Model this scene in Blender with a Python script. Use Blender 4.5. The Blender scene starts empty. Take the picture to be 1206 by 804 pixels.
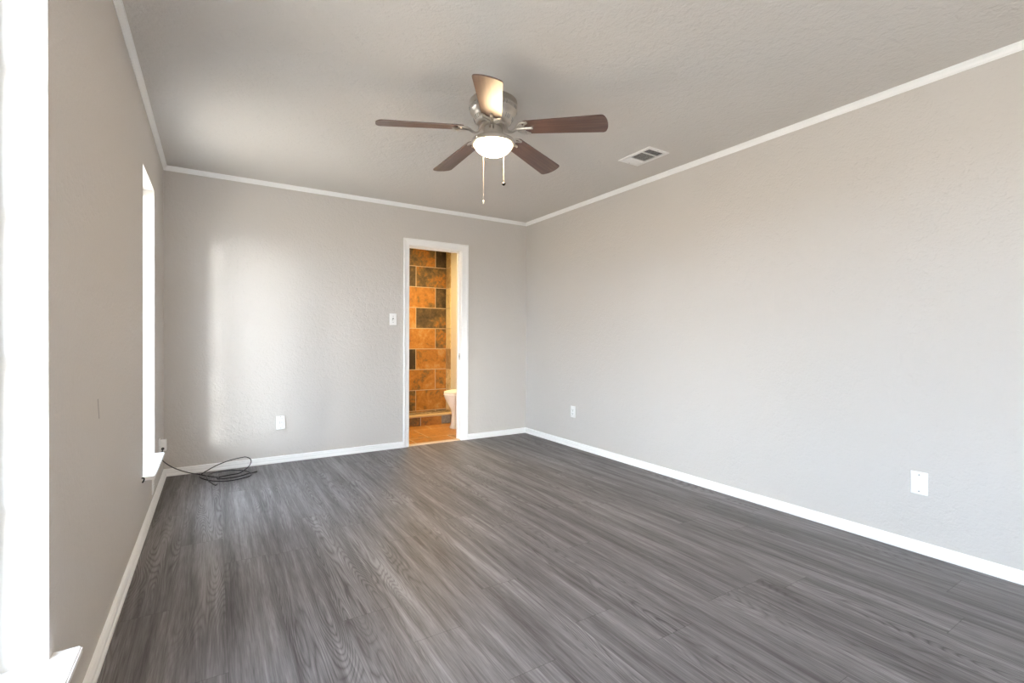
import bpy, bmesh, math, random
from mathutils import Vector, Matrix
random.seed(4)
C = bpy.context.scene.collection
PI = math.pi
R = math.radians

# ------------------------------------------------------------------ camera
W, D, H, YF = 3.424, 4.619, 2.44, -2.7          # room: x 0..W, y YF..D, z 0..H
cam = bpy.data.objects.new('camera', bpy.data.cameras.new('camera'))
C.objects.link(cam)
cam.data.sensor_width = 36.0
cam.data.lens = 36.0 * 560.056 / 1206.0
cam.data.clip_start = 0.02
cam.location = (0.3332, 0.0, 1.096)
yaw, pitch, roll = 0.5604, -0.0063, 0.0039
_fw = Vector((math.sin(yaw) * math.cos(pitch), math.cos(yaw) * math.cos(pitch), math.sin(pitch)))
_rt = Vector((math.cos(yaw), -math.sin(yaw), 0))
_up = _rt.cross(_fw)
_r2 = math.cos(roll) * _rt + math.sin(roll) * _up
_u2 = -math.sin(roll) * _rt + math.cos(roll) * _up
cam.rotation_euler = Matrix((_r2, _u2, -_fw)).transposed().to_euler()
bpy.context.scene.camera = cam

# ------------------------------------------------------------------ light
sc = bpy.context.scene
sc.view_settings.view_transform = 'Standard'
sc.view_settings.look = 'None'
sc.view_settings.gamma = 1.0
sc.view_settings.use_curve_mapping = False
sc.view_settings.exposure = 0.70

# hazy low sun: a bright bank of haze between two azimuths (degrees from -y towards -x), just above the horizon
BANK_AZ, BANK_EL, BANK = (20.3, 21.3, 42.0, 52.0), (1.0, 3.0, 10.0, 23.0), 25.0
SKY_BASE, SKY_COL = 14.5, (0.70, 0.84, 1.03)
GROUND, GROUND_COL = 6.8, (1.0, 0.94, 0.86)
SUN_AZ, SUN_EL, SUN_E, SUN_ANG = 22.5, 8.0, 0.7, 4.0
FILL, FILL_COL = 30.0, (1.0, 0.96, 0.90)
BOWL_E = 58.0
BATH_E = 31.0

def src_dir(az, el):
    a, e = R(az), R(el)
    return Vector((-math.sin(a) * math.cos(e), -math.cos(a) * math.cos(e), math.sin(e)))

world = bpy.data.worlds.new('hazy_sky')
sc.world = world
world.use_nodes = True
nt = world.node_tree
nt.nodes.clear()
def wn(t, **k):
    n = nt.nodes.new(t)
    for a, b in k.items(): setattr(n, a, b)
    return n
def wm(op, *ins):
    n = wn('ShaderNodeMath', operation=op)
    for i, v in enumerate(ins):
        if isinstance(v, (int, float)): n.inputs[i].default_value = v
        else: nt.links.new(v, n.inputs[i])
    return n.outputs[0]
def wsmooth(v, lo, hi, a=0.0, b=1.0):
    n = wn('ShaderNodeMapRange', interpolation_type='SMOOTHSTEP')
    nt.links.new(v, n.inputs[0])
    for i, q in enumerate((lo, hi, a, b)): n.inputs[i + 1].default_value = q
    return n.outputs[0]
tc = wn('ShaderNodeTexCoord')
nrm = wn('ShaderNodeVectorMath', operation='NORMALIZE')
nt.links.new(tc.outputs['Generated'], nrm.inputs[0])
sep = wn('ShaderNodeSeparateXYZ'); nt.links.new(nrm.outputs[0], sep.inputs[0])
az = wm('MULTIPLY', wm('ARCTAN2', wm('MULTIPLY', sep.outputs['X'], -1.0), wm('MULTIPLY', sep.outputs['Y'], -1.0)), 180 / PI)
el = wm('MULTIPLY', wm('ARCSINE', sep.outputs['Z']), 180 / PI)
f = wm('MULTIPLY', wsmooth(az, BANK_AZ[0], BANK_AZ[1]), wsmooth(az, BANK_AZ[2], BANK_AZ[3], 1.0, 0.0))
f = wm('MULTIPLY', f, wm('MULTIPLY', wsmooth(el, BANK_EL[0], BANK_EL[1]), wsmooth(el, BANK_EL[2], BANK_EL[3], 1.0, 0.0)))
bank = wm('MULTIPLY', wm('MULTIPLY', f, wsmooth(az, 23.0, 29.0, 1.5, 1.0)), BANK)
up = wsmooth(el, -2.0, 2.0)
def wbg(col, strength):
    b = wn('ShaderNodeBackground'); b.inputs['Color'].default_value = (*col, 1)
    if isinstance(strength, (int, float)): b.inputs['Strength'].default_value = strength
    else: nt.links.new(strength, b.inputs['Strength'])
    return b.outputs[0]
mixs = wn('ShaderNodeMixShader')
nt.links.new(up, mixs.inputs[0]); nt.links.new(wbg(GROUND_COL, GROUND), mixs.inputs[1]); nt.links.new(wbg(SKY_COL, SKY_BASE), mixs.inputs[2])
bg = wn('ShaderNodeAddShader')
nt.links.new(mixs.outputs[0], bg.inputs[0]); nt.links.new(wbg((1.0, 0.985, 0.96), bank), bg.inputs[1])
wo = wn('ShaderNodeOutputWorld'); nt.links.new(bg.outputs[0], wo.inputs['Surface'])

sun = bpy.data.objects.new('sun', bpy.data.lights.new('sun', 'SUN'))
C.objects.link(sun)
sun.data.energy = SUN_E
sun.data.angle = R(SUN_ANG)
sun.data.color = (1.0, 0.97, 0.93)
sun.rotation_euler = (-src_dir(SUN_AZ, SUN_EL)).to_track_quat('-Z', 'Y').to_euler()
sun.location = (-3, -3, 2)

fill = bpy.data.objects.new('hall_light', bpy.data.lights.new('hall_light', 'AREA'))
C.objects.link(fill)                              # added fill lamp, unseen, in the opening behind the camera
fill.data.shape = 'RECTANGLE'
fill.data.size, fill.data.size_y = 2.3, 1.95
fill.data.energy = FILL
fill.data.color = FILL_COL
fill.location = (1.75, YF - 0.06, 1.05)
fill.rotation_euler = (R(90), 0, 0)              # faces +y

bath = bpy.data.objects.new('bathroom_light', bpy.data.lights.new('bathroom_light', 'AREA'))
C.objects.link(bath)
bath.data.shape = 'DISK'; bath.data.size = 0.3
bath.data.energy = BATH_E
bath.data.color = (1.0, 0.73, 0.33)
bath.location = (2.45, 5.5, 2.40)

# ------------------------------------------------------------------ material helpers
def new_mat(name):
    m = bpy.data.materials.new(name); m.use_nodes = True
    t = m.node_tree
    b = t.nodes['Principled BSDF']
    return m, t, b
def mth(t, op, a, b=None, c=None):
    n = t.nodes.new('ShaderNodeMath'); n.operation = op
    for i, v in enumerate((a, b, c)):
        if v is None: continue
        if isinstance(v, (int, float)): n.inputs[i].default_value = v
        else: t.links.new(v, n.inputs[i])
    return n.outputs[0]
def comb(t, x, y, z):
    n = t.nodes.new('ShaderNodeCombineXYZ')
    for i, v in enumerate((x, y, z)):
        if isinstance(v, (int, float)): n.inputs[i].default_value = v
        else: t.links.new(v, n.inputs[i])
    return n.outputs[0]
def noise(t, vec, scale, detail=2.0, rough=0.5, dist=0.0):
    n = t.nodes.new('ShaderNodeTexNoise'); n.inputs['Scale'].default_value = scale
    n.inputs['Detail'].default_value = detail; n.inputs['Roughness'].default_value = rough
    n.inputs['Distortion'].default_value = dist
    t.links.new(vec, n.inputs['Vector'])
    return n.outputs['Fac']
def white(t, vec):
    n = t.nodes.new('ShaderNodeTexWhiteNoise'); n.noise_dimensions = '3D'
    t.links.new(vec, n.inputs['Vector'])
    return n.outputs['Value'], n.outputs['Color']
def ramp(t, fac, stops):
    n = t.nodes.new('ShaderNodeValToRGB')
    e = n.color_ramp.elements
    while len(e) > 1: e.remove(e[-1])
    e[0].position = stops[0][0]; e[0].color = (*stops[0][1], 1)
    for p, c in stops[1:]:
        k = e.new(p); k.color = (*c, 1)
    t.links.new(fac, n.inputs[0])
    return n.outputs[0]
def mixc(t, fac, a, b, mode='MIX'):
    n = t.nodes.new('ShaderNodeMix'); n.data_type = 'RGBA'; n.blend_type = mode
    for i, v in ((0, fac), (6, a), (7, b)):
        if isinstance(v, (int, float)): n.inputs[i].default_value = v
        elif isinstance(v, tuple): n.inputs[i].default_value = (*v, 1)
        else: t.links.new(v, n.inputs[i])
    return n.outputs[2]
def bump(t, b, height, strength, dist=0.002):
    n = t.nodes.new('ShaderNodeBump'); n.inputs['Strength'].default_value = strength
    n.inputs['Distance'].default_value = dist
    t.links.new(height, n.inputs['Height']); t.links.new(n.outputs[0], b.inputs['Normal'])
def objco(t):
    n = t.nodes.new('ShaderNodeTexCoord'); return n.outputs['Object']
def sepv(t, v):
    n = t.nodes.new('ShaderNodeSeparateXYZ'); t.links.new(v, n.inputs[0]); return n.outputs

def plaster(name, col, rough, sc1, strength, scuff=False, dist=0.002):
    m, t, b = new_mat(name)
    co = objco(t)
    n1 = noise(t, co, sc1, 3.0, 0.55)
    n2 = noise(t, co, sc1 * 0.33, 2.0, 0.5, 0.6)
    h = mth(t, 'ADD', mth(t, 'MULTIPLY', n1, 0.6), mth(t, 'SMOOTH_MIN', n2, 0.55, 0.1))
    bump(t, b, h, strength, dist)
    tint = noise(t, co, 1.3, 2.0)
    c = mixc(t, mth(t, 'MULTIPLY', tint, 0.06), col, tuple(v * 0.85 for v in col))
    if scuff:                                     # a narrow dark scuff on the paint
        s = sepv(t, co)
        line = mth(t, 'ABSOLUTE', mth(t, 'SUBTRACT', s[1], mth(t, 'MULTIPLY_ADD', s[2], -0.3, 2.381)))
        f = mth(t, 'LESS_THAN', line, 0.007)
        f = mth(t, 'MULTIPLY', f, mth(t, 'GREATER_THAN', s[2], 0.815))
        f = mth(t, 'MULTIPLY', f, mth(t, 'LESS_THAN', s[2], 0.885))
        c = mixc(t, mth(t, 'MULTIPLY', f, 0.6), c, (0.16, 0.15, 0.145))
    t.links.new(c, b.inputs['Base Color'])
    b.inputs['Roughness'].default_value = rough
    return m
def simple(name, col, rough=0.4, metal=0.0, var=0.05, nscale=8.0, spec=0.5):
    m, t, b = new_mat(name)
    co = objco(t)
    n = noise(t, co, nscale, 3.0)
    t.links.new(mixc(t, n, col, tuple(v * (1 - var) for v in col)), b.inputs['Base Color'])
    b.inputs['Roughness'].default_value = rough
    b.inputs['Metallic'].default_value = metal
    b.inputs['Specular IOR Level'].default_value = spec
    return m

M = {}
M['wall'] = plaster('greige_wall_paint', (0.605, 0.573, 0.541), 0.55, 80.0, 0.8, dist=0.0048)
M['wall_scuffed'] = plaster('greige_wall_paint_scuffed', (0.605, 0.573, 0.541), 0.55, 80.0, 0.8, True, 0.004)
M['ceiling'] = plaster('greige_ceiling_paint', (0.68, 0.645, 0.605), 0.8, 65.0, 0.9, dist=0.0055)
M['trim'] = simple('white_trim_paint', (0.93, 0.93, 0.925), 0.3, 0, 0.02)
M['plastic'] = simple('white_plastic', (0.92, 0.92, 0.91), 0.3, 0, 0.02)
M['slot'] = simple('dark_slot', (0.05, 0.05, 0.05), 0.6)
M['screw'] = simple('grey_screw', (0.35, 0.35, 0.35), 0.4, 0.6)
M['nickel'] = simple('brushed_nickel', (0.66, 0.62, 0.57), 0.33, 1.0, 0.12, 40.0)
M['cable'] = simple('black_cable', (0.012, 0.012, 0.014), 0.4)
M['dark'] = simple('duct_shade', (0.008, 0.0075, 0.007), 0.8)
M['vent'] = simple('white_vent_enamel', (0.92, 0.91, 0.89), 0.35, 0, 0.03)
M['porcelain'] = simple('white_porcelain', (0.85, 0.84, 0.82), 0.08, 0, 0.02)
M['cream'] = plaster('cream_bathroom_paint', (0.80, 0.77, 0.70), 0.5, 95.0, 0.2)
M['vinyl'] = simple('white_vinyl', (0.85, 0.86, 0.86), 0.3, 0, 0.02)

def mat_floor():
    m, t, b = new_mat('grey_oak_planks')
    co = objco(t); s = sepv(t, co)
    PW, PL = 0.19, 1.22
    u = mth(t, 'DIVIDE', mth(t, 'SUBTRACT', s[0], 0.185), PW)
    iu = mth(t, 'FLOOR', u); fu = mth(t, 'FRACT', u)
    rr, _ = white(t, comb(t, iu, 3.7, 1.3))
    v = mth(t, 'DIVIDE', mth(t, 'ADD', s[1], mth(t, 'MULTIPLY', rr, PL)), PL)
    iv = mth(t, 'FLOOR', v); fv = mth(t, 'FRACT', v)
    pr, pc = white(t, comb(t, iu, iv, 7.1))
    off = mth(t, 'MULTIPLY', pr, 57.0)
    def st(kx, ky):
        return comb(t, mth(t, 'MULTIPLY', s[0], kx), mth(t, 'MULTIPLY_ADD', s[1], ky, off), off)
    n4 = noise(t, comb(t, mth(t, 'MULTIPLY', s[0], 11.0), mth(t, 'MULTIPLY', s[1], 0.7), 3.1), 1.0, 3.0, 0.55, 0.5)                 # broad light and dark bands
    n1 = noise(t, st(9.5, 0.85), 1.0, 1.2, 0.4, 0.15)               # its contour lines draw the cathedral figure
    rings = mth(t, 'POWER', mth(t, 'ABSOLUTE', mth(t, 'SINE', mth(t, 'MULTIPLY', n1, 125.0))), 0.7)
    n2 = noise(t, st(34.0, 1.3), 1.0, 4.0, 0.62, 0.5)               # long streaks
    n3 = noise(t, st(210.0, 8.0), 1.0, 3.0, 0.6)                    # fine pores
    n5 = noise(t, st(3.0, 0.8), 1.0, 1.0)
    msk = mth(t, 'SMOOTH_MIN', mth(t, 'SMOOTH_MAX', mth(t, 'MULTIPLY_ADD', mth(t, 'SUBTRACT', n5, 0.47), 6.0, 0.0), 0.12, 0.2), 1.0, 0.2)
    f = mth(t, 'MULTIPLY_ADD', mth(t, 'SUBTRACT', n2, 0.5), 1.15, 0.54)
    f = mth(t, 'MULTIPLY_ADD', mth(t, 'SUBTRACT', rings, 0.62), mth(t, 'MULTIPLY', msk, 0.42), f)
    f = mth(t, 'MULTIPLY_ADD', mth(t, 'SUBTRACT', n3, 0.5), 0.85, f)
    f = mth(t, 'MULTIPLY_ADD', mth(t, 'SUBTRACT', n4, 0.5), 1.15, f)
    f = mth(t, 'MULTIPLY_ADD', mth(t, 'SUBTRACT', pr, 0.5), 0.05, f)
    c = ramp(t, f, [(0.0, (0.0468, 0.0414, 0.0423)), (0.30, (0.0954, 0.0864, 0.0882)), (0.55, (0.1512, 0.1404, 0.1431)),
                    (0.80, (0.2202, 0.2075, 0.2102)), (1.0, (0.2852, 0.2723, 0.2742))])
    du = mth(t, 'MULTIPLY', mth(t, 'MINIMUM', fu, mth(t, 'SUBTRACT', 1.0, fu)), PW)
    dv = mth(t, 'MULTIPLY', mth(t, 'MINIMUM', fv, mth(t, 'SUBTRACT', 1.0, fv)), PL)
    su = mth(t, 'LESS_THAN', du, 0.0009); sv = mth(t, 'LESS_THAN', dv, 0.0013)
    seam = mth(t, 'MAXIMUM', mth(t, 'MULTIPLY', su, 0.35), mth(t, 'MULTIPLY', sv, 0.45))
    c = mixc(t, seam, c, (0.035, 0.03, 0.028))
    t.links.new(c, b.inputs['Base Color'])
    b.inputs['Specular IOR Level'].default_value = 0.3
    t.links.new(mth(t, 'MULTIPLY_ADD', n3, 0.12, 0.42), b.inputs['Roughness'])
    bump(t, b, mth(t, 'SUBTRACT', f, mth(t, 'MULTIPLY', seam, 2.0)), 0.10, 0.0012)
    return m
M['floor'] = mat_floor()

def mat_slate(name, axis_u, axis_v, u0, v0, tw, th, plain=False, light=False):
    STONE = [(0.0, (0.30, 0.20, 0.10)), (0.35, (0.45, 0.33, 0.17)), (0.6, (0.70, 0.56, 0.34)), (1.0, (0.80, 0.68, 0.46))]
    """running-bond slate tiles laid out in the object's own metres"""
    m, t, b = new_mat(name)
    co = objco(t); s = sepv(t, co)
    v = mth(t, 'DIVIDE', mth(t, 'SUBTRACT', s[axis_v], v0), th)
    iv = mth(t, 'FLOOR', v); fv = mth(t, 'FRACT', v)
    odd = mth(t, 'ABSOLUTE', mth(t, 'MODULO', iv, 2.0))
    u = mth(t, 'ADD', mth(t, 'DIVIDE', mth(t, 'SUBTRACT', s[axis_u], u0), tw), mth(t, 'MULTIPLY', odd, 0.5))
    iu = mth(t, 'FLOOR', u); fu = mth(t, 'FRACT', u)
    pr, pc = white(t, comb(t, mth(t, 'ADD', iu, 0.3), mth(t, 'ADD', iv, 0.6), 2.2))
    o = mth(t, 'MULTIPLY', pr, 31.0)
    p = comb(t, mth(t, 'ADD', s[0], o), mth(t, 'ADD', s[1], o), mth(t, 'ADD', s[2], mth(t, 'MULTIPLY', o, 1.7)))
    n1 = noise(t, p, 4.5, 4.0, 0.6, 0.8)
    n2 = noise(t, p, 22.0, 4.0, 0.65, 0.5)
    f = mth(t, 'ADD', mth(t, 'MULTIPLY', mth(t, 'SUBTRACT', n1, 0.5), 1.35 if not plain else 0.5), mth(t, 'MULTIPLY_ADD', pr, 0.9 if not plain else 0.2, -0.04 if not plain else 0.5))
    f = mth(t, 'MULTIPLY_ADD', mth(t, 'SUBTRACT', n2, 0.5), 0.7, f)
    c = ramp(t, f, STONE if light else [(0.05, (0.035, 0.022, 0.014)), (0.30, (0.095, 0.062, 0.032)), (0.46, (0.17, 0.105, 0.042)),
                    (0.60, (0.36, 0.150, 0.030)), (0.80, (0.46, 0.205, 0.045)), (1.0, (0.48, 0.30, 0.12))])
    du = mth(t, 'MULTIPLY', mth(t, 'MINIMUM', fu, mth(t, 'SUBTRACT', 1.0, fu)), tw)
    dv = mth(t, 'MULTIPLY', mth(t, 'MINIMUM', fv, mth(t, 'SUBTRACT', 1.0, fv)), th)
    g = mth(t, 'LESS_THAN', mth(t, 'MINIMUM', du, dv), 0.005)
    c = mixc(t, g, c, (0.50, 0.39, 0.28))
    t.links.new(c, b.inputs['Base Color'])
    b.inputs['Roughness'].default_value = 0.45
    bump(t, b, mth(t, 'SUBTRACT', n2, mth(t, 'MULTIPLY', g, 1.2)), 0.35, 0.004)
    return m
M['slate'] = mat_slate('slate_wall_tile', 0, 2, 2.832, 0.032, 0.608, 0.302)
M['slate_side'] = mat_slate('slate_side_tile', 1, 2, 6.62, 0.032, 0.608, 0.302, light=True)
M['bath_floor'] = mat_slate('brown_floor_tile', 0, 1, 2.35, 4.95, 0.45, 0.45, plain=True)

def mat_mosaic():
    m, t, b = new_mat('stone_mosaic')
    co = objco(t)
    n = t.nodes.new('ShaderNodeTexVoronoi'); n.inputs['Scale'].default_value = 26.0
    t.links.new(co, n.inputs['Vector'])
    s = sepv(t, n.outputs['Color'])
    c = ramp(t, s[0], [(0.0, (0.06, 0.05, 0.04)), (0.4, (0.20, 0.15, 0.10)), (0.7, (0.36, 0.27, 0.18)), (1.0, (0.5, 0.42, 0.32))])
    t.links.new(c, b.inputs['Base Color']); b.inputs['Roughness'].default_value = 0.4
    return m
M['mosaic'] = mat_mosaic()

def mat_wood(name):
    m, t, b = new_mat(name)
    co = objco(t); s = sepv(t, co)
    g = comb(t, mth(t, 'MULTIPLY', s[0], 2.2), mth(t, 'MULTIPLY', s[1], 45.0), mth(t, 'MULTIPLY', s[2], 6.0))
    n1 = noise(t, g, 1.0, 4.0, 0.6, 0.6)
    c = ramp(t, n1, [(0.25, (0.060, 0.030, 0.022)), (0.5, (0.115, 0.062, 0.046)), (0.75, (0.175, 0.105, 0.082))])
    t.links.new(c, b.inputs['Base Color'])
    b.inputs['Roughness'].default_value = 0.36
    b.inputs['Specular IOR Level'].default_value = 0.9
    return m
M['blade'] = mat_wood('dark_walnut')

def mat_bowl():
    m, t, b = new_mat('lit_frosted_glass')
    co = objco(t)
    n = noise(t, co, 20.0, 2.0)
    t.links.new(mixc(t, n, (1.0, 0.95, 0.88), (0.96, 0.91, 0.84)), b.inputs['Base Color'])
    b.inputs['Roughness'].default_value = 0.35
    b.inputs['Emission Color'].default_value = (1.0, 0.70, 0.40, 1)
    b.inputs['Emission Strength'].default_value = BOWL_E
    return m
M['bowl'] = mat_bowl()

def mat_glass():
    m = bpy.data.materials.new('window_glass'); m.use_nodes = True
    t = m.node_tree; t.nodes.clear()
    tr = t.nodes.new('ShaderNodeBsdfTransparent'); tr.inputs[0].default_value = (0.97, 0.985, 0.98, 1)
    g = t.nodes.new('ShaderNodeBsdfGlossy'); g.inputs['Roughness'].default_value = 0.02
    lw = t.nodes.new('ShaderNodeLayerWeight')
    fr = t.nodes.new('ShaderNodeMath'); fr.operation = 'MULTIPLY_ADD'; fr.inputs[1].default_value = 0.9; fr.inputs[2].default_value = 0.02
    t.links.new(mth(t, 'POWER', lw.outputs['Facing'], 5.0), fr.inputs[0])
    mi = t.nodes.new('ShaderNodeMixShader')
    t.links.new(fr.outputs[0], mi.inputs[0]); t.links.new(tr.outputs[0], mi.inputs[1]); t.links.new(g.outputs[0], mi.inputs[2])
    o = t.nodes.new('ShaderNodeOutputMaterial'); t.links.new(mi.outputs[0], o.inputs[0])
    return m
M['glass'] = mat_glass()

# ------------------------------------------------------------------ mesh helpers
def box(bm, lo, hi, bev=0.0, seg=2):
    r = bmesh.ops.create_cube(bm, size=1.0)
    c = [(a + b) / 2 for a, b in zip(lo, hi)]; s = [abs(b - a) for a, b in zip(lo, hi)]
    bmesh.ops.scale(bm, vec=s, verts=r['verts'])
    bmesh.ops.translate(bm, vec=c, verts=r['verts'])
    if bev > 0:
        ed = list({e for v in r['verts'] for e in v.link_edges})
        bmesh.ops.bevel(bm, geom=ed, offset=bev, segments=seg, profile=0.5, affect='EDGES')
def quad(bm, pts):
    return bm.faces.new([bm.verts.new(p) for p in pts])
def lathe(bm, prof, n=48, c=(0, 0), cap0=True, cap1=True):
    rings = []
    for r, z in prof:
        rings.append([bm.verts.new((c[0] + r * math.cos(2 * PI * k / n), c[1] + r * math.sin(2 * PI * k / n), z)) for k in range(n)])
    for a, b in zip(rings, rings[1:]):
        for k in range(n):
            bm.faces.new((a[k], a[(k + 1) % n], b[(k + 1) % n], b[k]))
    if cap0: bm.faces.new(rings[0])
    if cap1: bm.faces.new(rings[-1])
def tube(bm, pts, r, n=8, closed=False):
    pts = [Vector(p) for p in pts]
    rad = r if isinstance(r, (list, tuple)) else [r] * len(pts)
    rings = []; N = None
    for i, p in enumerate(pts):
        a = pts[max(i - 1, 0)]; b = pts[min(i + 1, len(pts) - 1)]
        d = (b - a).normalized()
        if N is None:
            N = d.orthogonal().normalized()
        else:
            N = (N - d * N.dot(d))
            N = N.normalized() if N.length > 1e-6 else d.orthogonal().normalized()
        B = d.cross(N)
        rings.append([bm.verts.new(p + (N * math.cos(2 * PI * k / n) + B * math.sin(2 * PI * k / n)) * rad[i]) for k in range(n)])
    for a, b in zip(rings, rings[1:]):
        for k in range(n): bm.faces.new((a[k], a[(k + 1) % n], b[(k + 1) % n], b[k]))
    bm.faces.new(rings[0]); bm.faces.new(rings[-1])
def spline(pts, n=8):
    pts = [Vector(p) for p in pts]; out = []
    for i in range(len(pts) - 1):
        p0 = pts[max(i - 1, 0)]; p1 = pts[i]; p2 = pts[i + 1]; p3 = pts[min(i + 2, len(pts) - 1)]
        for k in range(n):
            t = k / n
            out.append(0.5 * ((2 * p1) + (p2 - p0) * t + (2 * p0 - 5 * p1 + 4 * p2 - p3) * t * t + (3 * p1 - p0 - 3 * p2 + p3) * t ** 3))
    out.append(pts[-1]); return out
def loft(bm, a, b, cap=True):
    """skin between two equal polygons"""
    A = [bm.verts.new(p) for p in a]; B = [bm.verts.new(p) for p in b]
    n = len(A)
    for k in range(n): bm.faces.new((A[k], A[(k + 1) % n], B[(k + 1) % n], B[k]))
    if cap: bm.faces.new(A); bm.faces.new(B)
def obj(name, bm, mat, parent=None, smooth=0.0):
    bmesh.ops.recalc_face_normals(bm, faces=bm.faces)
    me = bpy.data.meshes.new(name); bm.to_mesh(me); bm.free()
    me.materials.append(M[mat] if isinstance(mat, str) else mat)
    if smooth:
        for p in me.polygons: p.use_smooth = True
        me.set_sharp_from_angle(angle=R(smooth))
    o = bpy.data.objects.new(name, me); C.objects.link(o)
    if parent: o.parent = parent
    return o
def struct(name, bm, mat, smooth=0):
    o = obj(name, bm, mat, None, smooth); o['kind'] = 'structure'; return o
def empty(name, loc=(0, 0, 0), rz=0.0):
    o = bpy.data.objects.new(name, None); C.objects.link(o)
    o.empty_display_size = 0.05
    o.location = loc; o.rotation_euler = (0, 0, rz); return o
def tag(o, label, cat, group=None):
    o['label'] = label; o['category'] = cat
    if group: o['group'] = group
    return o
NB = bmesh.new

# ------------------------------------------------------------------ room shell
WT = 0.13                                        # left wall thickness
WZ0, WZ1 = 0.302, 2.062                          # window openings
WIN = [(-2.25, -0.847), (0.945, 1.545), (3.337, 3.937)]
bm = NB(); quad(bm, [(-WT, YF - .12, 0), (W + .1, YF - .12, 0), (W + .1, D + .05, 0), (-WT, D + .05, 0)])
r = bmesh.ops.extrude_face_region(bm, geom=bm.faces[:]); bmesh.ops.translate(bm, vec=(0, 0, -.05), verts=[v for v in r['geom'] if isinstance(v, bmesh.types.BMVert)])
struct('floor', bm, 'floor')
bm = NB(); box(bm, (-WT, YF - .12, H), (W + .1, D, H + .08)); struct('ceiling', bm, 'ceiling')
# left wall with two openings
bm = NB()
ys = [YF - .12] + [v for w in WIN for v in w] + [D]
for i in range(0, len(ys), 2): box(bm, (-WT, ys[i], 0), (0, ys[i + 1], H))
for a, b_ in WIN:
    box(bm, (-WT, a, 0), (0, b_, WZ0)); box(bm, (-WT, a, WZ1), (0, b_, H))
struct('wall_left', bm, 'wall_scuffed')
bm = NB(); box(bm, (W, YF - .12, 0), (W + .1, D, H)); struct('wall_right', bm, 'wall')
# back wall with the door opening
DX0, DX1, DZ, BT = 1.992, 2.594, 2.040, 0.10
bm = NB()
box(bm, (-WT, D, 0), (DX0, D + BT, H)); box(bm, (DX1, D, 0), (W + .1, D + BT, H)); box(bm, (DX0, D, DZ), (DX1, D + BT, H))
struct('wall_back', bm, 'wall')
# front wall behind the camera, with a wide opening added for the fill lamp
FX0, FX1, FZ = 0.6, 2.9, 2.03
bm = NB()
box(bm, (0, YF - .12, 0), (FX0, YF, H)); box(bm, (FX1, YF - .12, 0), (W, YF, H)); box(bm, (FX0, YF - .12, FZ), (FX1, YF, H))
struct('wall_front', bm, 'wall')
bm = NB()
box(bm, (FX0 - .1, YF - 1.1, 0), (FX1 + .1, YF - 1.0, H)); box(bm, (FX0 - .1, YF - 1.0, 0), (FX0, YF - .12, H)); box(bm, (FX1, YF - 1.0, 0), (FX1 + .1, YF - .12, H))
struct('wall_added_hall', bm, 'wall')  # unseen hall shell, added to close off the fill lamp's opening
bm = NB(); box(bm, (FX0 - .1, YF - 1.1, H), (FX1 + .1, YF - .12, H + .08)); struct('ceiling_added_hall', bm, 'ceiling')
bm = NB(); box(bm, (FX0 - .1, YF - 1.1, -.05), (FX1 + .1, YF - .12, 0)); struct('floor_added_hall', bm, 'floor')

# baseboards and crown moulding: profiles swept along a wall, mitred at the corners
BASE = [(0, 0), (.0196, 0), (.0196, .012), (.017, .017), (.0145, .020), (.0145, .038), (.011, .043), (.0125, .047), (.0115, .051), (.006, .0565), (0, .0583)]
CROWN = [(0, -.0355), (.004, -.0355), (.0055, -.031), (.0085, -.029), (.0095, -.024), (.0145, -.015), (.0195, -.010), (.0205, -.0065), (.0245, -.0055), (.0245, 0), (0, 0)]
def run(name, prof, p0, p1, inward, z0, m0, m1):
    """sweep from p0 to p1; m0/m1: +1 shortens an end by the profile's offset (inside corner), 0 = square end"""
    p0 = Vector((*p0, z0)); p1 = Vector((*p1, z0)); d = (p1 - p0).normalized(); i = Vector((*inward, 0))
    a = [p0 + i * o + Vector((0, 0, z)) + d * (o * m0) for o, z in prof]
    b = [p1 + i * o + Vector((0, 0, z)) - d * (o * m1) for o, z in prof]
    bm = NB(); loft(bm, a, b); return struct(name, bm, 'trim', 25)
CX0, CX1 = 1.944, 2.664                          # outer edges of the door casing
run('baseboard_left', BASE, (0, YF), (0, D), (1, 0), 0, 0, 1)
run('baseboard_back', BASE, (0, D), (CX0, D), (0, -1), 0, 1, 0)
run('baseboard_back', BASE, (CX1, D), (W, D), (0, -1), 0, 0, 1)
run('baseboard_right', BASE, (W, D), (W, YF), (-1, 0), 0, 1, 0)
run('trim_1', CROWN, (0, YF), (0, D), (1, 0), H, 0, 1)
run('trim_2', CROWN, (0, D), (W, D), (0, -1), H, 1, 1)
run('trim_3', CROWN, (W, D), (W, YF), (-1, 0), H, 1, 0)

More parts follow.
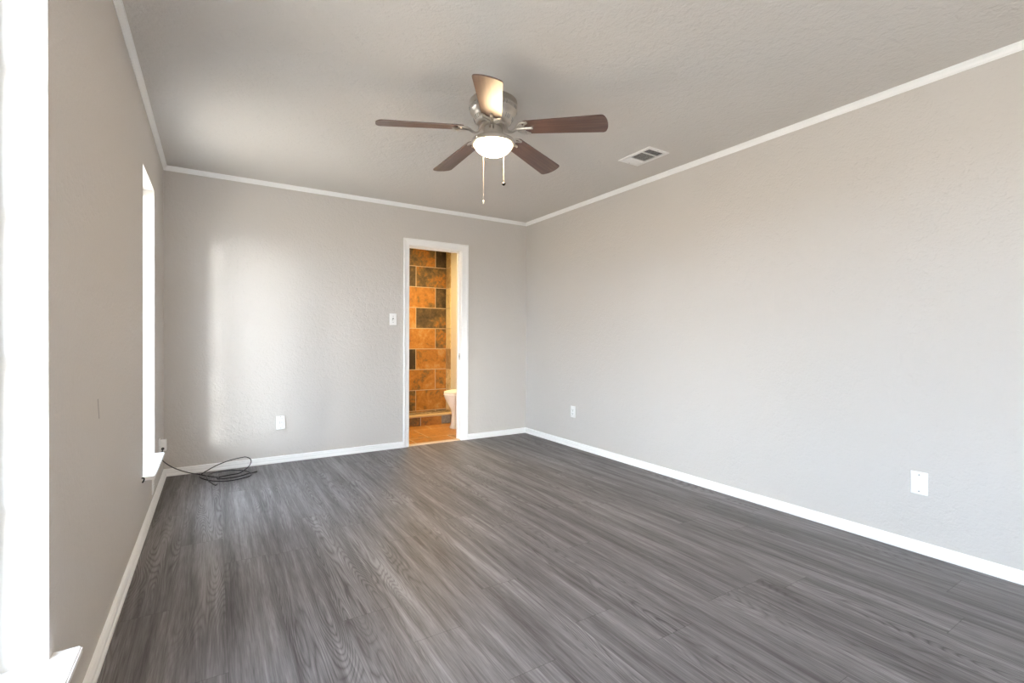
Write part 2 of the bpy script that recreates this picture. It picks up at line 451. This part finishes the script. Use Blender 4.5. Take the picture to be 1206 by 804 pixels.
# ------------------------------------------------------------------ windows
def window(name, y0, y1):
    t = empty(name, (0, 0, 0)); t['kind'] = 'structure'
    zs = 0.322
    bm = NB(); f = 0.035
    x0, x1 = -WT + .004, -.086
    box(bm, (x0, y0, zs), (x1, y0 + f, WZ1), .003); box(bm, (x0, y1 - f, zs), (x1, y1, WZ1), .003)
    box(bm, (x0, y0 + f, zs), (x1, y1 - f, zs + .03), .003); box(bm, (x0, y0 + f, WZ1 - f), (x1, y1 - f, WZ1), .003)
    obj('window_frame', bm, 'vinyl', t)
    bm = NB()
    for k, z in enumerate((.687, 1.037, 1.377, 1.716)):
        hh = .016
        box(bm, (-.116, y0 + f, z + .008 - hh), (-.088, y1 - f, z + .008 + hh), .003)
    box(bm, (-.117, (y0 + y1) / 2 - .011, zs + .03), (-.095, (y0 + y1) / 2 + .011, WZ1 - f), .003)
    obj('muntins', bm, 'vinyl', t)
    bm = NB(); box(bm, (-.108, y0 + f, zs + .03), (-.104, y1 - f, WZ1 - f)); obj('window_pane', bm, 'glass', t)
    # stool with horns past the jambs and a rounded nose
    a = [(-.086, y0), (0, y0), (0, y0 - .034), (.053, y0 - .034), (.055, y0 - .032), (.055, y1 + .032), (.053, y1 + .034), (0, y1 + .034), (0, y1), (-.086, y1)]
    if name == 'window_2':
        a = [(x, y - .016 if y > y1 + .02 else y) for x, y in a]
    bm = NB(); loft(bm, [(x, y, zs - .02) for x, y in a], [(x, y, zs) for x, y in a])
    bmesh.ops.bevel(bm, geom=[e for e in bm.edges if all(v.co.x > .049 for v in e.verts) and abs(e.verts[0].co.z - e.verts[1].co.z) < 1e-4], offset=.004, segments=2, affect='EDGES')
    obj('window_sill', bm, 'trim', t)
    return t
window('window_1', *WIN[1])
window('window_2', *WIN[2])
window('window_3', *WIN[0])  # unseen window behind the camera, added and widened to light the right wall
# ------------------------------------------------------------------ doorway
t = empty('door_1', (0, 0, 0)); t['kind'] = 'structure'
IX0, IX1, IZ = 2.007, 2.580, 2.028
CAS = [(0, 0), (0, .017), (.012, .019), (.018, .015), (.030, .013), (.044, .011), (.052, .012), (.057, .008), (.059, 0)]   # from the outer edge inwards, thickness
wL, wR = IX0 - CX0 - .004, CX1 - IX1 - .004
def casing_leg(outer, sgn, w):
    k = w / .059; top = 2.100
    bm = NB()
    bot = [(outer + sgn * u * k, D - d, 0) for u, d in CAS]
    up = [(outer + sgn * u * k, D - d, top - u * 1.15) for u, d in CAS]
    loft(bm, bot, up); return obj('casing', bm, 'trim', t, 25)
casing_leg(CX0, 1, wL); casing_leg(CX1, -1, wR)
bm = NB()
loft(bm, [(CX0 + u * wL / .059, D - d, 2.100 - u * 1.15) for u, d in CAS], [(CX1 - u * wR / .059, D - d, 2.100 - u * 1.15) for u, d in CAS])
obj('casing', bm, 'trim', t, 25)
bm = NB()
box(bm, (DX0, D, 0), (IX0, D + BT, IZ)); box(bm, (IX1, D, 0), (DX1, D + BT, IZ)); box(bm, (DX0, D, IZ), (DX1, D + BT, DZ))
box(bm, (IX0, D + .045, 0), (IX0 + .01, D + .08, IZ)); box(bm, (IX1 - .01, D + .045, 0), (IX1, D + .08, IZ)); box(bm, (IX0, D + .045, IZ - .01), (IX1, D + .08, IZ))
obj('door_jamb', bm, 'trim', t)
bm = NB(); box(bm, (IX1 - .002, D + .012, .865), (IX1, D + .040, .935), .0008)
sp = obj('strike_plate', bm, 'nickel', t)
bm = NB(); box(bm, (IX1 - .003, D + .020, .888), (IX1 - .0015, D + .032, .912)); obj('latch_hole', bm, 'slot', sp)
bm = NB(); loft(bm, [(IX0, D + .0, 0), (IX0, D + .01, .008), (IX0, D + .06, .010), (IX0, D + .075, 0)], [(IX1, D + .0, 0), (IX1, D + .01, .008), (IX1, D + .06, .010), (IX1, D + .075, 0)])
tm, tt, tb = new_mat('tan_threshold'); n = noise(tt, objco(tt), 12.0, 3.0)
tt.links.new(mixc(tt, n, (0.62, 0.47, 0.36), (0.5, 0.38, 0.28)), tb.inputs['Base Color']); tb.inputs['Roughness'].default_value = .4
obj('threshold', bm, tm, t)

# ------------------------------------------------------------------ bathroom shell
BX0, BX1, BY1 = 1.3, 3.32, 6.62
bm = NB(); box(bm, (BX0, D + .05, -.05), (BX1, BY1, 0)); struct('floor_bathroom', bm, 'bath_floor')
bm = NB(); box(bm, (BX0 - .08, D + BT, H), (BX1 + .08, BY1 + .08, H + .08)); struct('ceiling_bathroom', bm, 'cream')
bm = NB(); box(bm, (BX0 - .08, BY1, -.05), (BX1 + .08, BY1 + .08, H)); struct('wall_bathroom_back', bm, 'slate')
bm = NB(); box(bm, (BX0 - .08, D + BT, -.05), (BX0, BY1, H)); struct('wall_bathroom_left', bm, 'cream')
bm = NB(); box(bm, (BX1, D + BT, -.05), (BX1 + .08, BY1, H)); struct('wall_bathroom_right', bm, 'cream')
bm = NB(); box(bm, (BX1 - .012, 6.469, 0), (BX1, BY1, 2.42), .002); struct('trim_4', bm, 'slate_side')
bm = NB(); box(bm, (BX0, 5.72, 0), (BX1, BY1, .012)); struct('floor_shower', bm, 'mosaic')
# curb across the shower: tiled body, pale stone cap, grey mosaic band
t = empty('shower_curb', (BX1 - .6, 5.67, 0))
tag(t, 'low tiled shower curb with pale cap across the bathroom floor', 'curb')
def rel(bm, o): bmesh.ops.translate(bm, vec=-o.location, verts=bm.verts)
bm = NB(); box(bm, (BX0, 5.622, 0), (2.80, 5.72, .108)); rel(bm, t); obj('curb_face', bm, mat_slate('curb_tile', 0, 2, 2.2, -.02, .4, .16, plain=True), t)
bm = NB()
for k in range(4):
    x = 2.803 + k * .13
    box(bm, (x, 5.620, .004), (min(x + .124, BX1 - .014), 5.72, .106), .003)
rel(bm, t); o = obj('mosaic_band', bm, simple('grey_stone', (0.36, 0.32, 0.26), .5, 0, .75, 45.0), t)
bm = NB(); box(bm, (BX0, 5.612, .108), (BX1, 5.728, .128), .005); rel(bm, t); obj('curb_cap', bm, simple('tan_cap', (0.60, 0.45, 0.27), .3, 0, .2), t)

# ------------------------------------------------------------------ toilet (tank against the right bathroom wall, bowl towards -x)
t = empty('toilet', (BX1, 5.30, 0))
tag(t, 'white porcelain toilet half hidden behind the bathroom door jamb', 'toilet')
def egg(cx, a_front, a_back, b, z, n=40):
    out = []
    for k in range(n):
        th = 2 * PI * k / n
        a = a_front if math.cos(th) < 0 else a_back
        out.append((cx + a * math.cos(th), b * math.sin(th), z))
    return out
def rings(bm, rs, cap0=True, cap1=True):
    V = [[bm.verts.new(p) for p in r_] for r_ in rs]; n = len(V[0])
    for a, b in zip(V, V[1:]):
        for k in range(n): bm.faces.new((a[k], a[(k + 1) % n], b[(k + 1) % n], b[k]))
    if cap0: bm.faces.new(V[0])
    if cap1: bm.faces.new(V[-1])
bm = NB()
rings(bm, [egg(-.34, .205, .20, .125, 0), egg(-.34, .205, .20, .125, .02), egg(-.34, .19, .19, .105, .05), egg(-.34, .18, .19, .10, .16),
           egg(-.345, .185, .19, .105, .22), egg(-.36, .205, .20, .130, .28), egg(-.37, .228, .20, .165, .345), egg(-.375, .238, .20, .180, .385), egg(-.375, .238, .20, .180, .40),
           egg(-.375, .185, .16, .130, .40), egg(-.37, .15, .14, .10, .30), egg(-.36, .06, .06, .05, .24)])
obj('bowl', bm, 'porcelain', t, 40)
bm = NB()
rings(bm, [egg(-.375, .24, .20, .182, .402), egg(-.375, .244, .204, .186, .408), egg(-.375, .244, .204, .186, .418), egg(-.375, .238, .2, .181, .423)])
obj('seat', bm, 'plastic', t, 40)
bm = NB()
rings(bm, [egg(-.375, .236, .20, .180, .425), egg(-.375, .242, .204, .185, .432), egg(-.375, .240, .202, .183, .445), egg(-.375, .215, .18, .165, .453), egg(-.375, .12, .1, .09, .457)])
obj('lid', bm, 'plastic', t, 40)
bm = NB(); box(bm, (-.19, -.2, .40), (-.012, .2, .75), .025, 3); tk = obj('tank', bm, 'porcelain', t, 40)
bm = NB(); box(bm, (-.205, -.215, .752), (-.006, .215, .79), .012, 3); obj('tank_lid', bm, 'porcelain', t, 40)
bm = NB(); tube(bm, [(-.192, .13, .69), (-.215, .13, .69), (-.218, .10, .687), (-.218, .05, .682)], .007); obj('flush_lever', bm, 'nickel', tk, 40)

# ------------------------------------------------------------------ ceiling fan
FX, FY = 1.678, 2.352
fan = empty('ceiling_fan', (FX, FY, H))
tag(fan, 'flush-mount ceiling fan with five dark wood blades and lit glass bowl', 'ceiling fan')
def Z(z): return z - H
bm = NB()
lathe(bm, [(.110, 0), (.128, 0), (.135, Z(2.434)), (.137, Z(2.424)), (.137, Z(2.401)), (.133, Z(2.398)), (.133, Z(2.394)), (.136, Z(2.391)), (.136, Z(2.387)), (.132, Z(2.384)), (.132, Z(2.380)),
           (.133, Z(2.377)), (.130, Z(2.371)), (.120, Z(2.360)), (.113, Z(2.349)), (.110, Z(2.341)), (.111, Z(2.338)), (.107, Z(2.328)), (.101, Z(2.320)), (.093, Z(2.313)), (.084, Z(2.309)), (.03, Z(2.308))], 64)
hs = obj('motor_housing', bm, 'nickel', fan, 28)
for g in range(10):                              # cooling slots around the housing, each its own sub-part
    for j in range(3):
        an = 2 * PI * g / 10 + (j - 1) * .13
        c, s = math.cos(an), math.sin(an)
        bm = NB(); tube(bm, [(r_ * c, r_ * s, z) for r_, z in [(.1115, Z(2.340)), (.108, Z(2.330)), (.102, Z(2.321))]], .0024, 6)
        obj('cooling_slot', bm, 'screw', hs)
    for j in range(2):
        an = 2 * PI * (g + .5) / 10 + (j - .5) * .12
        c, s = math.cos(an), math.sin(an)
        bm = NB(); tube(bm, [(.1365 * c, .1365 * s, Z(2.394)), (.133 * c, .133 * s, Z(2.378))], .0022, 6)
        obj('cooling_slot', bm, 'screw', hs)
# rotor flange + switch housing
bm = NB(); lathe(bm, [(.03, Z(2.308)), (.074, Z(2.306)), (.076, Z(2.301)), (.074, Z(2.294)), (.05, Z(2.291)), (.03, Z(2.290))], 48); obj('flywheel', bm, 'nickel', fan, 30)
bm = NB(); lathe(bm, [(.03, Z(2.291)), (.052, Z(2.289)), (.054, Z(2.280)), (.054, Z(2.238)), (.060, Z(2.233)), (.060, Z(2.222)), (.03, Z(2.221))], 48); obj('switch_housing', bm, 'nickel', fan, 30)
# light kit
bm = NB()
lathe(bm, [(.05, Z(2.224)), (.075, Z(2.223)), (.100, Z(2.221)), (.115, Z(2.218)), (.122, Z(2.214)), (.124, Z(2.210)), (.1245, Z(2.205)), (.1235, Z(2.196)), (.119, Z(2.191)), (.110, Z(2.190)), (.106, Z(2.196)), (.05, Z(2.205))], 64)
lk = obj('light_fitter', bm, 'nickel', fan, 30)
for k in range(3):
    a = R(75 + 120 * k); c, s = math.cos(a), math.sin(a)
    bm = NB(); tube(bm, [(.119 * c, .119 * s, Z(2.205)), (.132 * c, .132 * s, Z(2.205)), (.134 * c, .134 * s, Z(2.205))], [.003, .006, .004], 10)
    obj('thumb_screw', bm, 'nickel', lk, 40)
bm = NB()
pr = [(.1035, Z(2.200))]
for k in range(0, 13):
    a = k / 12 * PI / 2
    pr.append((.1045 * math.cos(a) if k < 12 else .0015, Z(2.192) - .060 * math.sin(a)))
lathe(bm, pr, 64, cap0=False); obj('glass_bowl', bm, 'bowl', fan, 80)
# blades, each with its iron
def make_blade():
    L0, L1, w0, w1, th = .178, .646, .054, .070, .0032
    pts = []
    def corner(cx, cy, r_, a0, a1, n=6):
        for k in range(n + 1):
            a = a0 + (a1 - a0) * k / n; pts.append((cx + r_ * math.cos(a), cy + r_ * math.sin(a)))
    rc = .017
    corner(L1 - rc - .012, w1 - rc, rc, PI / 2, 0.30)
    for q in (.75, .5, .25, 0, -.25, -.5, -.75): pts.append((L1 - .008 * q * q, q * (w1 - rc)))
    corner(L1 - rc - .012, -w1 + rc, rc, -.30, -PI / 2)
    corner(L0 + .02, -w0 + .02, .02, -PI / 2, -PI); corner(L0 + .02, w0 - .02, .02, PI, PI / 2)
    # slight swell in the outline
    bm = NB(); loft(bm, [(x, y, -th) for x, y in pts], [(x, y, th) for x, y in pts])
    bmesh.ops.bevel(bm, geom=[e for e in bm.edges if abs(e.verts[0].co.z - e.verts[1].co.z) < 1e-5], offset=.0012, segments=1, affect='EDGES')
    return bm
def make_iron():
    bm = NB(); r_ = .0052
    # stem from the flywheel: dips down and rises under the blade
    for sy in (-.009, .009):
        tube(bm, spline([(.050, sy, .018), (.066, sy, .017), (.078, sy, .004), (.086, sy, -.014), (.098, sy, -.024), (.116, sy, -.024), (.130, sy, -.016), (.144, sy, -.010)], 5), .0046, 8)
    box(bm, (.046, -.015, .016), (.072, .015, .021), .002)
    tube(bm, spline([(.138, 0, -.010), (.160, 0, -.0095), (.196, 0, -.0075), (.232, 0, -.0065)], 5), [.008] * 16, 8)
    for s in (-1, 1):
        tube(bm, spline([(.136, s * .008, -.010), (.150, s * .026, -.0095), (.166, s * .044, -.0085), (.186, s * .050, -.0075), (.208, s * .046, -.0068)], 5), r_, 8)
        tube(bm, spline([(.196, s * .002, -.008), (.186, s * .014, -.008), (.188, s * .028, -.0078), (.200, s * .036, -.0074), (.208, s * .045, -.007)], 5), .0042, 8)
        tube(bm, [(.206, s * .046, -.0105), (.206, s * .046, -.004)], .008, 12)
    tube(bm, [(.228, 0, -.0105), (.228, 0, -.004)], .008, 12)
    return bm
PITCH = R(12)
blade_me = iron_me = None
for k in range(5):
    if k == 0:
        bl = obj('blade', make_blade(), 'blade', fan, 35); ir = obj('blade_iron', make_iron(), 'nickel', bl, 45)
        ir['label'] = 'brushed nickel scrolled blade iron'
        b0, i0 = bl, ir
    else:
        bl = b0.copy(); C.objects.link(bl); bl.parent = fan
        ir = i0.copy(); C.objects.link(ir); ir.parent = bl
    bl.location = (0, 0, Z(2.2855))
    bl.rotation_mode = 'QUATERNION'
    bl.rotation_quaternion = (Matrix.Rotation(R(165.8 + 72 * k), 4, 'Z') @ Matrix.Rotation(R(5.0), 4, 'Y') @ Matrix.Rotation(-PITCH, 4, 'X')).to_quaternion()
# pull chains
def chain(dx, dy, zend, fob):
    bm = NB(); z = Z(2.245); x0, y0 = dx, dy
    p = [(dx * .38, dy * .38, Z(2.258)), (dx * .60, dy * .60, Z(2.262)), (dx * .95, dy * .95, Z(2.250)), (dx, dy, Z(2.235)), (dx, dy, Z(zend))]
    tube(bm, p, .0008, 6)
    zz = 2.24
    while zz > zend:
        bmesh.ops.create_icosphere(bm, subdivisions=1, radius=.0013, matrix=Matrix.Translation((dx, dy, Z(zz)))); zz -= .0050
    ch = obj('pull_chain', bm, 'nickel', fan, 60)
    bm = NB()
    if fob == 'round': lathe(bm, [(.001, Z(zend) + .002), (.004, Z(zend)), (.010, Z(zend) - .006), (.0125, Z(zend) - .012), (.010, Z(zend) - .019), (.002, Z(zend) - .024)], 20, (dx, dy))
    else: lathe(bm, [(.001, Z(zend) + .002), (.003, Z(zend)), (.0045, Z(zend) - .006), (.006, Z(zend) - .016), (.0045, Z(zend) - .020), (.001, Z(zend) - .021)], 20, (dx, dy))
    obj('pull_fob', bm, 'nickel' if fob != 'round' else simple('smoked_nickel', (.22, .20, .18), .25, 1.0), ch, 40)
rv = Vector((math.cos(yaw), -math.sin(yaw)))      # chains hang either side of the bowl
chain(.0085, .1295, 1.912, 'bell')
chain(.110, .0665, 2.024, 'round')

# ------------------------------------------------------------------ ceiling vent
t = empty('ceiling_vent', (3.012, 2.462, H))
tag(t, 'white three-section ceiling air vent near the right wall', 'vent')
hx, hy = .104, .152
bm = NB()
def bar(x0, x1, y0, y1, z0=-.007, z1=0): box(bm, (x0, y0, z0), (x1, y1, z1), .0015)
bar(-hx, -.074, -hy, hy); bar(.074, hx, -hy, hy); bar(-.075, .075, -hy, -.124); bar(-.075, .075, .124, hy)
bar(-.075, .075, -.064, -.052); bar(-.075, .075, .052, .064)
obj('vent_frame', bm, 'vent', t)
bm = NB(); box(bm, (-.076, -.126, -.0008), (.076, .126, -.0002)); obj('duct_shade_sheet', bm, 'dark', t)  # near-black sheet standing in for the shade inside the duct
def slat(bm, axis, p, ang, lo, hi):
    w, th = .0075, .0005
    c, s = math.cos(ang), math.sin(ang)
    q = [(-w * c + th * s, -w * s - th * c), (w * c + th * s, w * s - th * c), (w * c - th * s, w * s + th * c), (-w * c - th * s, -w * s + th * c)]
    if axis == 'x': loft(bm, [(lo, p + a, -.0072 + b) for a, b in q], [(hi, p + a, -.0072 + b) for a, b in q])
    else: loft(bm, [(p + a, lo, -.0072 + b) for a, b in q], [(p + a, hi, -.0072 + b) for a, b in q])
bm = NB()
for k in range(5): slat(bm, 'x', -.118 + k * .0125, R(28), -.074, .074)      # near section, throws towards the camera side
obj('louvers', bm, 'vent', t)
bm = NB()
for k in range(11): slat(bm, 'y', -.068 + k * .0136, R(33), -.052, .052)
obj('louvers', bm, 'vent', t)
bm = NB()
for k in range(5): slat(bm, 'x', .069 + k * .0125, R(-42), -.074, .074)
obj('louvers', bm, 'vent', t)
for y in (-.138, .138):
    bm = NB(); tube(bm, [(0, y, -.006), (0, y, -.0082)], .004, 12); obj('screw', bm, 'screw', t)

# ------------------------------------------------------------------ wall plates (local: x right, z up, facing -y)
def plate(name, loc, rz, label, cat, kind):
    t = empty(name, loc, rz); tag(t, label, cat)
    w, h, th = .036, .0585, .0065
    bm = NB(); box(bm, (-w, -th, -h), (w, 0, h), .0028, 3); obj('cover_plate', bm, 'plastic', t, 40)
    def screws(zs):
        for z in zs:
            bm = NB(); tube(bm, [(0, -th + .001, z), (0, -th - .0012, z)], .0034, 14); obj('screw', bm, 'screw', t, 40)
    if kind == 'blank': screws((-.042, .042))
    if kind == 'duplex':
        screws((0,))
        for z in (-.0195, .0195):
            bm = NB(); box(bm, (-.0165, -th - .002, z - .0145), (.0165, -th + .001, z + .0145), .004, 3); rc = obj('receptacle', bm, 'plastic', t, 40)
            bm = NB()
            box(bm, (-.0085, -th - .0024, z - .003), (-.0055, -th - .0015, z + .0075)); box(bm, (.0055, -th - .0024, z - .002), (.0085, -th - .0015, z + .0075))
            tube(bm, [(0, -th - .0015, z - .008), (0, -th - .0024, z - .008)], .003, 12)
            obj('slots', bm, 'slot', rc)
    if kind == 'toggle':
        screws((-.030, .030))
        bm = NB(); box(bm, (-.006, -th - .0008, -.012), (.006, -th + .001, .012), .0006); obj('toggle_slot', bm, 'slot', t)
        bm = NB(); loft(bm, [(-.0042, -th, -.008), (.0042, -th, -.008), (.0042, -th, .006), (-.0042, -th, .006)], [(-.0036, -th - .016, -.0135), (.0036, -th - .016, -.0135), (.0036, -th - .015, -.006), (-.0036, -th - .015, -.006)])
        obj('toggle', bm, 'plastic', t)
    if kind == 'rocker':
        screws((-.048, .048))
        bm = NB(); box(bm, (-.0175, -th - .0004, -.034), (.0175, -th + .001, .034), .0006); ins = obj('insert_gap', bm, 'screw', t)
        bm = NB(); box(bm, (-.0160, -th - .003, -.0325), (.0160, -th + .001, .0325), .0015, 2); obj('insert', bm, 'plastic', t)
        bm = NB(); box(bm, (-.0085, -th - .0036, -.012), (-.0060, -th - .0028, .012)); box(bm, (.0060, -th - .0036, -.010), (.0085, -th - .0028, .010)); obj('slots', bm, 'screw', t)
    return t
plate('light_switch', (1.838, D, 1.282), 0, 'white toggle light switch on back wall beside doorway', 'light switch', 'toggle')
o = plate('wall_outlet', (.831, D - .0115, .352), 0, 'white wall outlet tilted off the back wall above the black cable', 'outlet', 'rocker')
o.rotation_euler = (R(-7), 0, R(4))
bm = NB(); box(bm, (-.026, 0, -.047), (.026, .0135, .047), .002); obj('outlet_box', bm, 'plastic', o)
plate('wall_outlet', (W, 3.750, .356), R(-90), 'white duplex outlet low on the right wall near far corner', 'outlet', 'duplex')
plate('blank_plate', (W, .957, .358), R(-90), 'white blank cover plate with two screws on right wall nearest camera', 'wall plate', 'blank')
plate('wall_outlet', (0, 3.80, .150), R(90), 'white low plate on left wall under the far window sill', 'outlet', 'duplex')
# outlet past the far window with a plug-in adapter
o = plate('wall_outlet', (0, 4.235, .306), R(90), 'white outlet beyond far window sill holding a plug-in box', 'outlet', 'duplex')
a = empty('plug_adapter', (.0085, 4.235, .318), R(90)); tag(a, 'small pale plug-in adapter box in outlet beside far window sill', 'adapter')
bm = NB(); box(bm, (-.026, -.036, -.040), (.026, 0, .040), .004, 3); obj('adapter_case', bm, 'plastic', a, 40)
bm = NB(); tube(bm, [(-.025, -.0165, -.020), (-.038, -.0165, -.020)], .009, 14); obj('jack', bm, 'slot', a, 40)

# ------------------------------------------------------------------ cables
bm = NB()
z0 = .0045
run1 = [(.025, 4.200, .298), (.025, 4.184, .294), (.024, 4.176, .275), (.024, 4.185, .235), (.030, 4.224, .20), (.08, 4.33, .125), (.16, 4.43, .055), (.235, 4.495, .012), (.296, 4.425, .006), (.364, 4.35, z0), (.392, 4.367, z0), (.45, 4.373, z0 + .003), (.503, 4.382, .008),
        (.537, 4.388, .022), (.576, 4.42, .045), (.596, 4.47, .069), (.589, 4.48, .093), (.561, 4.48, .110), (.53, 4.47, .113), (.451, 4.44, .109), (.364, 4.42, .088), (.29, 4.42, .052), (.252, 4.468, .017),
        (.243, 4.418, .008), (.275, 4.346, z0), (.325, 4.27, z0), (.39, 4.217, z0), (.462, 4.206, z0), (.537, 4.238, z0), (.58, 4.28, z0), (.586, 4.331, .009), (.558, 4.425, .008), (.507, 4.5, z0),
        (.442, 4.537, z0), (.371, 4.528, z0), (.313, 4.484, .009), (.288, 4.404, .011), (.297, 4.294, .010), (.325, 4.19, z0), (.346, 4.133, z0), (.356, 4.152, .006)]
tube(bm, spline(run1, 7), .0036, 8)
run2 = [(.612, 4.364, z0), (.572, 4.34, .008), (.511, 4.308, z0), (.436, 4.287, z0), (.374, 4.298, z0), (.357, 4.314, z0), (.367, 4.350, .006), (.392, 4.372, z0)]
tube(bm, spline(run2, 7), .0036, 8)
cb = obj('coiled_cable', bm, 'cable', None, 60)
tag(cb, 'thin black cable coiled loosely on the floor in the back left corner', 'cable')
bm = NB(); tube(bm, [(.604, 4.360, z0 + .001), (.613, 4.3645, z0 + .001), (.632, 4.374, z0 + .001)], [.0044, .005, .005], 10); obj('connector', bm, 'slot', cb, 40)
bm = NB(); tube(bm, spline([(.000, 3.268, .325), (.008, 3.268, .326), (.011, 3.270, .319), (.008, 3.270, .308), (.003, 3.270, .300)], 5), .0042, 8)
s_ = obj('cable_stub', bm, 'cable', None, 60)
tag(s_, 'short black cable stub on left wall at the near end of far window sill', 'cable')
